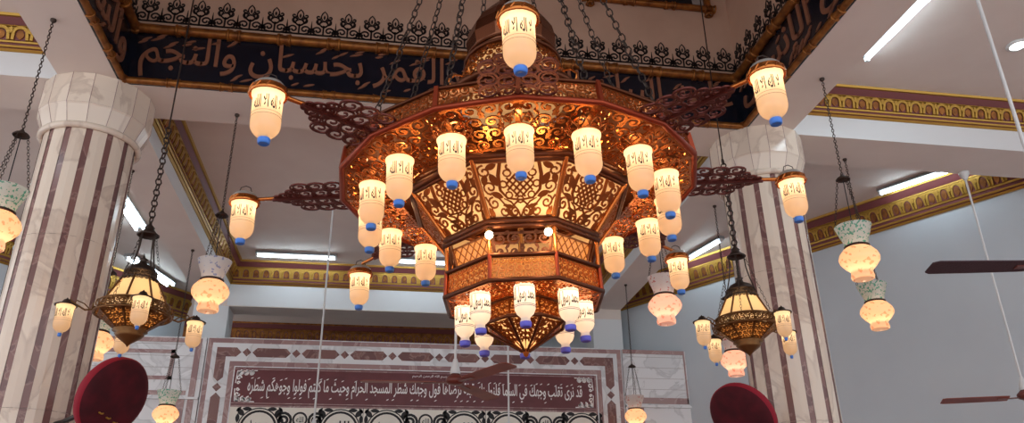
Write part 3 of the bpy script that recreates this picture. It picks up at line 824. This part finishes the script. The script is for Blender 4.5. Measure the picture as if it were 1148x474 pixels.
# -- drum with pierced sides
fn, W, H = planemap(*facet(8, 0, .745, 3.83, .735, 4.04, B0))
p = MB(); frame2d(p, fn, W, H, .009, .006); arabesque(p, fn, W, H, .031, .0040, .005)
repeat(p.build('drum_panel', M['copper'], CH), 8)
p = MB(); q = facet(8, 0, .67, 3.84, .67, 4.03, B0); p.add(q, [(0,1,2,3)]); repeat(p.build('drum_lining', M['amber'], CH), 8)
fn, W, H = planemap(*facet(8, 0, .745, 3.82, .38, 3.80, B0))
p = MB(); frame2d(p, fn, W, H, .009, .006); arabesque(p, fn, W, H, .042, .0055, .005)
repeat(p.build('drum_underside', M['copper'], CH), 8)
p = MB(); a = facet(8, 0, .755, 3.81, .745, 4.06, B0); p.tube([a[0], a[3]], .008, 8); repeat(p.build('drum_post', M['copperred'], CH), 8)
p = MB(); ngon(p, 8, .76, 3.82, .010, rot0=B0); ngon(p, 8, .745, 4.05, .009, rot0=B0); ngon(p, 8, .38, 3.80, .007, rot0=B0); p.build('drum_rim', M['darkbronze'], CH)
for k in range(8):
    a = A0+2*PI*k/8; r = ur(.545)
    bottle(CH, (r*math.cos(a), r*math.sin(a), uz(3.82)), cam_facing(a, r)+random.uniform(-.15, .15), 'low', power=.13)
# -- bowl and finial
fn, W, H = planemap(*facet(8, 0, .375, 3.62, .32, 3.80, B0))
p = MB(); frame2d(p, fn, W, H, .006, .004)
arabesque(p, fn, W, H, .030, .0048, .004)
repeat(p.build('bowl_panel', M['bronze'], CH), 8)
p = MB(); q = facet(8, 0, .365, 3.62, .31, 3.80, B0); p.add(q, [(0,1,2,3)]); repeat(p.build('bowl_glass', M['amber'], CH), 8)
q = facet(8, 0, .03, 3.38, .375, 3.61, B0); fn, W, H = planemap(*q)
p = MB(); frame2d(p, fn, W, H, .005, .004)
for v in (.90, .78, .64, .50, .36):
    for h in (-1, 1):
        for u in (.17, .40):
            p.ribbon(spiral(W/2+h*W*u*.98, H*v, W*.115, PI/2+u*4, 1.25, h if u < .3 else -h), .0046, fn, .004)
        p.poly(leaf(W/2+h*W*.28, H*(v-.06), H*.13, H*.07, PI/2+h*.5), fn, .004)
    if v < .6: p.poly(leaf(W/2, H*(v-.05), H*.12, H*.06, PI/2), fn, .004)
p.ribbon([(W*.5-W*.17, H*.72), (W*.5, H*.92), (W*.5+W*.17, H*.72), (W*.5, H*.66)], .005, fn, .004, closed=True)
p.ribbon([(W/2, 0), (W/2, H*.64)], .007, fn, .004)
repeat(p.build('bowl_base_panel', M['bronze'], CH), 8)
p = MB(); q = facet(8, 0, .03, 3.39, .36, 3.61, B0); p.add(q, [(0,1,2,3)]); repeat(p.build('bowl_base_glass', M['panelglass'], CH), 8)
p = MB(); ngon(p, 8, .385, 3.61, .008, rot0=B0); ngon(p, 8, .325, 3.80, .006, rot0=B0)
for k in range(8): a = facet(8, k, .035, 3.375, .385, 3.61, B0); p.tube([a[0], a[3]], .005, 6)
p.build('bowl_rib', M['darkbronze'], CH)
p = MB(); p.lathe([(.0005, -.012), (.009, -.006), (.012, .004), (.018, .014), (.02, .02)], 16, (0, 0, 0)); p.build('finial', M['copper'], CH)
p = MB(); p.tube([(0, 0, uz(3.8)), (0, 0, uz(5.7))], .012, 8); p.build('stem', M['brass'], CH)
# lamps inside the body
for z, pw, r_ in ((5.02, 1.6, .55), (4.6, 1.5, .5), (4.0, .6, .3), (3.68, .35, .0)):
    n = 4 if r_ else 1
    for k in range(n):
        a = A0+PI/8+2*PI*k/n; point('inner_light', (ur(r_)*math.cos(a), ur(r_)*math.sin(a), uz(z)), pw/n*2, (1, .62, .28), CH, .03)
for k in range(8):
    a = A0+PI/8+2*PI*k/8; point('inner_light', (ur(1.3)*math.cos(a), ur(1.3)*math.sin(a), uz(5.08)), .5, (1, .6, .26), CH, .02)
point('inner_light', (0, 0, uz(6.25)), .5, (1, .62, .28), CH, .02)
# chains to the hook in the dome
p = MB(); top = Vector((0, 0, uz(10.6)))
for k in range(8):
    a = A0+PI/8+2*PI*k/8; s = Vector((ur(1.55)*math.cos(a), ur(1.55)*math.sin(a), uz(5.16)))
    pc = MB(); chain(pc, s, top, .05, .0036, .28); pc.build('chain', M['iron'], CH)
pc = MB(); chain(pc, top, (-.11, 0, 9.2-CH.location.z), .07, .005, .3); pc.torus(top, .06, .008, 16, 6); pc.build('chain', M['iron'], CH)

# ================================================================== SMALL CHANDELIERS
def small_chandelier(x, y, z, label, armrot, nm='chandelier'):
    t = thing(nm, label, 'chandelier', (x, y, z), 'pair of small hanging chandeliers')
    n = 8
    def quad(k, r0, z0, r1, z1):
        a = armrot+PI/8+2*PI*k/n; b_ = a+2*PI/n
        P = lambda r, q, zz: Vector((r*math.cos(q), r*math.sin(q), zz)); return P(r0, a, z0), P(r0, b_, z0), P(r1, b_, z1), P(r1, a, z1)
    def rep(o):
        for k in range(1, n): copypart(o, t, 2*PI*k/n)
    g = MB(); g.add(quad(0, .200, .035, .105, .215), [(0,1,2,3)]); rep(g.build('glass_panel', M['panelglass'], t))
    g = MB(); q = quad(0, .208, .025, .11, .222); g.tube([q[0], q[3]], .007, 6); rep(g.build('rib', M['brass'], t))
    fn, W, H = planemap(*quad(0, .238, -.025, .212, .04)); g = MB(); frame2d(g, fn, W, H, .006, .005); arabesque(g, fn, W, H, .034, .0055, .005); rep(g.build('gallery_panel', M['brass'], t))
    fn, W, H = planemap(*quad(0, .125, .19, .10, .26)); g = MB(); arabesque(g, fn, W, H, .034, .005, .005); rep(g.build('crown_panel', M['iron'], t))
    g = MB(); g.lathe([(.12, .205), (.125, .212), (.11, .22)], 24); g.torus((0,0,.265), .10, .006, 24, 6)
    g.lathe([(.10, .262), (.08, .30), (.03, .325), (.02, .35), (.03, .358), (.008, .37), (.004, .40)], 16); g.build('crown', M['iron'], t)
    g = MB(); g.add(quad(0, .095, -.125, .21, -.03), [(0,1,2,3)]); rep(g.build('bowl_glass', M['amber'], t))
    fn, W, H = planemap(*quad(0, .10, -.13, .222, -.035)); g = MB(); frame2d(g, fn, W, H, .009, .006)
    arabesque(g, fn, W, H, .04, .008, .005); rep(g.build('bowl_panel', M['brass'], t))
    g = MB(); g.lathe([(.10, -.125), (.108, -.138), (.08, -.15), (.09, -.16), (.075, -.178), (.03, -.21), (.012, -.225), (.001, -.24)], 24); g.build('base_disc', M['brass'], t)
    g = MB()
    for k in range(16):
        a = 2*PI*k/16; r_ = .242
        g.torus((r_*math.cos(a), r_*math.sin(a), .0), .022, .0045, 10, 5, axis=Matrix.Rotation(a, 3, 'Z') @ Matrix.Rotation(PI/2, 3, 'Y'))
    g.torus((0,0,-.032), .235, .008, 32, 6); g.torus((0,0,.04), .215, .006, 32, 6); g.build('ring_scroll', M['brass'], t)
    for k in range(4):
        a = armrot+2*PI*k/4; c, s = math.cos(a), math.sin(a)
        g = MB(); g.tube([(rr*c, rr*s, zz) for rr, zz in ((.225, -.02), (.28, -.035), (.34, -.005), (.375, .02), (.39, .0), (.39, -.015))], .006, 6)
        g.tube([(rr*c, rr*s, zz) for rr, zz in ((.25, -.03), (.29, .005), (.335, .02), (.345, .005))], .004, 6)
        g.build('arm', M['brass'], t)
        bottle(t, (.39*c, .39*s, -.02), math.atan2(-y, -x)+random.uniform(-.4, .4), 'small', power=.17)
    zc = .53
    g = MB(); g.lathe([(.07, zc), (.075, zc+.006), (.05, zc+.025), (.03, zc+.05), (.035, zc+.06), (.012, zc+.085), (.008, zc+.11)], 12); g.build('canopy', M['iron'], t)
    for k in range(4):
        a = armrot+PI/4+2*PI*k/4; c, s = math.cos(a), math.sin(a)
        g = MB(); g.tube([(.055*c, .055*s, zc+.005), (.06*c, .06*s, .44), (.075*c, .075*s, .36), (.11*c, .11*s, .235)], .005, 5); g.build('hanger', M['iron'], t)
        g = MB(); chain(g, (.06*c, .06*s, zc), (.20*c, .20*s, .05), .03, .0015, .25); g.build('side_chain', M['iron'], t)
    g = MB(); chain(g, (0, 0, zc+.1), (0, 0, zc+.85), .05, .006, .42); g.tube([(0, 0, zc+.84), (0, 0, 9.2-z)], .006, 6); g.build('chain', M['iron'], t)
    point('inner_light', (0, 0, .10), .75, (1, .68, .34), t, .03); point('inner_light', (0, 0, -.06), .6, (1, .66, .32), t, .03)
    return t
small_chandelier(-1.62, 5.3, 3.17, 'small four armed brass chandelier in front of the left marble column', R(22))
small_chandelier(2.64, 5.3, 3.225, 'small four armed brass chandelier in front of the right marble column', R(-76))

# ================================================================== HANGING GLASS LANTERNS
def lantern(x, y, ztop, label, top, body, anchor, canopy=.42, power=.8):
    t = thing('hanging_lantern', label, 'lantern', (x, y, ztop-.45), 'glass hurricane lanterns on chains')
    z = .45
    g = MB(); g.lathe([(.142, z), (.138, z-.01), (.118, z-.07), (.098, z-.12), (.088, z-.16), (.088, z-.17)], 32); g.build('chimney', M[top], t)
    g = MB(); g.lathe([(.088, z-.165), (.098, z-.17), (.098, z-.182), (.09, z-.186)], 32); g.build('collar', M['iron'], t)
    g = MB(); g.lathe([(.088, z-.185), (.11, z-.20), (.143, z-.24), (.154, z-.275), (.148, z-.305), (.118, z-.345), (.088, z-.372), (.080, z-.385), (.083, z-.40), (.088, z-.425), (.084, z-.445), (.078, z-.45)], 32); g.build('body', M[body], t)
    point('lantern_light', (0, 0, z-.31), power, (1, .72, .46), t, .02)
    cz = z+canopy
    g = MB(); g.lathe([(.055, cz), (.058, cz+.004), (.045, cz+.02), (.02, cz+.035), (.012, cz+.05), (.001, cz+.05)], 16); g.build('canopy', M['iron'], t)
    for k in range(3):
        a = 2*PI*k/3+.4; g = MB(); chain(g, (.045*math.cos(a), .045*math.sin(a), cz), (.136*math.cos(a), .136*math.sin(a), z-.005), .03, .0022, .3); g.build('side_chain', M['iron'], t)
    zt = anchor-(ztop-.45)
    g = MB(); chain(g, (0, 0, cz+.04), (0, 0, zt-.02), .032, .0034, .30); g.lathe([(.022, zt), (.022, zt-.015), (.008, zt-.03)], 12, (0,0,0)); g.build('chain', M['iron'], t)
    g = MB(); g.tube([(0, 0, cz), (0, 0, z-.22)], .004, 6); g.build('cord', M['blackplastic'], t)
    return t
lantern(3.69, 5.32, 4.08, 'peach glass lantern with mint chimney hanging higher beside the right column', 'mint', 'peach', ZS)
lantern(4.71, 6.69, 4.10, 'peach glass lantern with mint chimney hanging just below its larger looking neighbour', 'mint', 'peach', ZS)
lantern(-2.64, 5.42, 4.05, 'peach glass lantern with green lettered chimney cut by the left photo edge', 'mint', 'peach', ZS)
lantern(-1.46, 6.66, 4.04, 'peach glass lantern with blue and pink patched chimney under the gold cornice', 'bluewhite', 'peach', ZS)
lantern(-2.72, 7.98, 3.92, 'peach glass lantern half hidden behind the left small chandelier', 'mint', 'peach', ZS)
lantern(-2.55, 10.26, 3.64, 'small looking lantern hanging left of the inscription panel', 'mint', 'peach', ZS)
lantern(2.55, 6.66, 4.07, 'pink glass lantern with rose patterned chimney overlapped by a white bottle lamp', 'rosewhite', 'pink', ZS)
lantern(3.80, 8.0, 3.92, 'peach pink lantern half hidden behind the right small chandelier', 'rosewhite', 'pink', ZS)
lantern(3.58, 10.9, 3.82, 'small looking lantern hanging right of the inscription panel', 'rosewhite', 'peach', ZS)

# ================================================================== FANS
def ceiling_fan(x, y, z, anchor, label, az, blade='fanblade', Rb=.72, nb=3, pitch=-.010):
    t = thing('ceiling_fan', label, 'ceiling fan', (x, y, z))
    g = MB(); g.lathe([(.001, -.04), (.04, -.038), (.068, -.028), (.078, -.01), (.078, .012), (.06, .03), (.03, .055)], 24); g.build('motor', M['fanhub'], t)
    for k in range(nb):
        a = az+2*PI*k/nb; c, s = math.cos(a), math.sin(a); d = Vector((c, s, 0)); n_ = Vector((-s, c, 0))
        b_ = MB(); V = []
        for r_, w in ((.16, .05), (.22, .062), (.5, .072), (Rb-.03, .075), (Rb, .05)):
            for sg, zz in ((-1, pitch), (1, -pitch)):
                for th in (.003, -.003): V.append(d*r_+n_*w*sg+Vector((0, 0, zz+th-.02)))
        F = []
        for i in range(4):
            a_ = 4*i; F += [(a_, a_+2, a_+6, a_+4), (a_+1, a_+5, a_+7, a_+3), (a_, a_+4, a_+5, a_+1), (a_+2, a_+3, a_+7, a_+6)]
        F += [(0, 1, 3, 2), (16, 18, 19, 17)]
        b_.add(V, F); bo = b_.build('blade', M[blade], t)
        br = MB(); br.bar(d*.07+Vector((0,0,-.02)), d*.26+Vector((0,0,-.026)), .04, .008); br.build('bracket', M['fanhub'], bo)
    g = MB(); g.lathe([(.045, .05), (.04, .09), (.022, .16), (.016, .18)], 20); g.build('rod_cover', M['enamel'], t)
    h = anchor-z
    g = MB(); g.tube([(0, 0, .05), (0, 0, h)], .011, 8); g.build('downrod', M['enamel'], t)
    g = MB(); g.lathe([(.02, h-.09), (.05, h-.03), (.055, h), (.001, h)], 20); g.build('ceiling_canopy', M['enamel'], t)
    return t
ceiling_fan(.615, 6.6, 3.05, ZS, 'brown three bladed ceiling fan in front of the maroon inscription panel', R(298), 'fanblade', .78, 3, .007)
ceiling_fan(3.64, 3.50, 3.09, ZS, 'ceiling fan with a dust covered dark blade at the right photo edge', R(170), 'dusty', .73, 3, -.008)
ceiling_fan(6.19, 6.8, 3.07, ZS, 'ceiling fan with a red brown blade low against the right wall', R(160), 'fanblade', .77, 3, -.012)
ceiling_fan(-.70, 9.08, 2.95, ZC, 'ceiling fan on a thin white rod left of the great chandelier', R(40))
ceiling_fan(1.47, 9.08, 2.95, ZC, 'ceiling fan on a thin white rod directly below the great chandelier tip', R(20))
def covered_fan(c, normal, col, label):
    t = thing('wall_fan', label, 'fan', c); n_ = Vector(normal).normalized(); rot = n_.to_track_quat('Z', 'Y').to_matrix()
    def tr(mb):
        mb.v = [tuple(rot @ (Vector(v)*1.08)) for v in mb.v]; return mb
    g = MB(); g.lathe([(.001, .055), (.10, .052), (.19, .04), (.235, .02), (.25, 0)], 40); tr(g).build('velvet_cover', M['velvet'], t)
    g = MB(); g.lathe([(.25, .002), (.258, -.01), (.255, -.05), (.24, -.07), (.14, -.10), (.10, -.105)], 40); tr(g).build('cover_border', M['velvettrim'], t)
    g = MB()
    for k in range(3): g.tube([(-.12+.07*k, -.10-.02*k, .052), (-.10+.07*k, -.105-.02*k, .053), (-.085+.07*k, -.10-.02*k, .052)], .006, 5)
    tr(g).build('gold_stitching', M['goldthread'], t)
    g = MB(); g.lathe([(.001, -.28), (.05, -.275), (.065, -.25), (.07, -.16), (.08, -.10)], 24); tr(g).build('motor', M['blackplastic'], t)
    p0 = rot @ Vector((0, 0, -.18)); p1 = Vector(col)-Vector(c)
    g = MB(); g.tube([p0, p0+Vector((0,0,-.12)), Vector((p1.x*.8+p0.x*.2, p1.y*.8+p0.y*.2, p0.z-.16)), Vector((p1.x, p1.y, p0.z-.16))], .018, 8)
    g.build('bracket', M['blackplastic'], t)
    return t
covered_fan((-1.80, 5.85, 2.71), (.84, -.45, -.34), (-2.33, 6.35, 2.6), 'fan under a red velvet cover with gold stitching beside the left column')
covered_fan((2.82, 5.95, 2.66), (-.73, -.42, -.52), (3.32, 6.40, 2.5), 'fan under a plain red velvet cover beside the right column')

# ================================================================== TUBE LIGHTS
def tube_light(a, b, ntube, label, z=ZC, name='ceiling_light', power=14):
    a, b = Vector((*a, 0)), Vector((*b, 0)); c = (a+b)/2; L = (b-a).length; d = (b-a).normalized(); n_ = Vector((-d.y, d.x, 0))
    t = thing(name, label, 'ceiling light', (c.x, c.y, z-.08), 'fluorescent tube lights')
    g = MB(); w = .045*ntube+.01
    g.hexa([-d*L/2-n_*w+Vector((0,0,.035)), d*L/2-n_*w+Vector((0,0,.035)), d*L/2+n_*w+Vector((0,0,.035)), -d*L/2+n_*w+Vector((0,0,.035)),
            -d*L/2-n_*w*.8+Vector((0,0,.08)), d*L/2-n_*w*.8+Vector((0,0,.08)), d*L/2+n_*w*.8+Vector((0,0,.08)), -d*L/2+n_*w*.8+Vector((0,0,.08))]); g.build('housing', M['housing'], t)
    for k in range(ntube):
        o = n_*((k-(ntube-1)/2)*.11); g = MB(); g.tube([o-d*(L/2-.03)+Vector((0,0,.01)), o+d*(L/2-.03)+Vector((0,0,.01))], .017, 10); g.build('tube', M['tube'], t)
        for s in (-1, 1):
            g = MB(); g.bar(o+d*s*(L/2-.03)+Vector((0,0,.012)), o+d*s*(L/2)+Vector((0,0,.012)), .04, .05); g.build('end_cap', M['enamel'], t)
    return t
s = (ZC-.07-1.6)/4.5
tube_light((4.50*s, 4.55*s), (4.47*s, 5.78*s), 2, 'double fluorescent tube light at the upper right photo edge')
tube_light((6.44*s, 8.59*s), (7.08*s, 7.62*s), 1, 'single fluorescent tube light beyond the right crossbeam', power=9)
tube_light((4.72*s, 11.5*s), (4.99*s, 10.4*s), 1, 'fluorescent tube light seen between the great chandelier and the right column', power=9)
tube_light((-3.52*s, 9.9*s), (-3.52*s, 11.14*s), 2, 'double fluorescent tube light at the edge of the left column', power=9)
tube_light((-3.98*s, 12.3*s), (-3.64*s, 13.6*s), 2, 'double fluorescent tube light above the left small chandelier', power=9)
tube_light((-2.03*s, 11.95*s), (-.79*s, 11.95*s), 1, 'single fluorescent tube light by the back cornice left of the great chandelier', power=6)
tube_light((-.10*s, 11.95*s), (1.14*s, 11.95*s), 1, 'single fluorescent tube light glimpsed behind the great chandelier', power=6)
tube_light((-.1, 9.3), (1.15, 9.3), 2, 'unseen double tube added as fill light over the qibla bay behind the great chandelier')  # added fill light, out of sight, to brighten the inscription panel
tube_light((-4.6, 3.0), (-4.6, 4.2), 2, 'unseen double tube added as fill light for the left front bay')  # added fitting out of view, there only to light the left bay
sp = thing('ceiling_light', 'round white ceiling spotlight at the right photo edge', 'ceiling light', (5.92*s, 5.42*s, ZC))
g = MB(); g.lathe([(.075, 0), (.095, 0), (.10, -.01), (.085, -.022), (.07, -.02)], 28); g.build('bezel', M['enamel'], sp)
g = MB(); g.lathe([(.07, -.018), (.04, -.022), (.001, -.023)], 28); g.build('lens', M['spot'], sp)

# ================================================================== WORLD, CAMERA
wd = bpy.data.worlds.new('hall_daylight'); sc.world = wd; wd.use_nodes = True
bg = wd.node_tree.nodes['Background']; bg.inputs['Color'].default_value = (.93, .96, 1, 1); bg.inputs['Strength'].default_value = 1.22
def cross_cam():
    cx, cy, f = 574., 237., 884.
    d = Vector((-159, 403, 884)).normalized(); u = Vector((-28, -1951, 884)); u = (u-d*u.dot(d)).normalized(); x = d.cross(u)
    if x[0] < 0: x = -x
    right = Vector((x[0], d[0], u[0])); down = Vector((x[1], d[1], u[1])); fwd = Vector((x[2], d[2], u[2]))
    m = Matrix((right, -down, -fwd)).transposed().to_4x4(); m.translation = (0, 0, 1.6)
    cam = bpy.data.cameras.new('camera'); cam.sensor_width = 36; cam.lens = f/1148*36; cam.clip_start = .05
    o = bpy.data.objects.new('camera', cam); C.objects.link(o); o.matrix_world = m; sc.camera = o
cross_cam()
vs = sc.view_settings; sc.display_settings.display_device = 'sRGB'
vs.view_transform = 'Standard'; vs.look = 'None'; vs.gamma = 1; vs.use_curve_mapping = False; vs.exposure = .3
sc.cycles.use_denoising = True
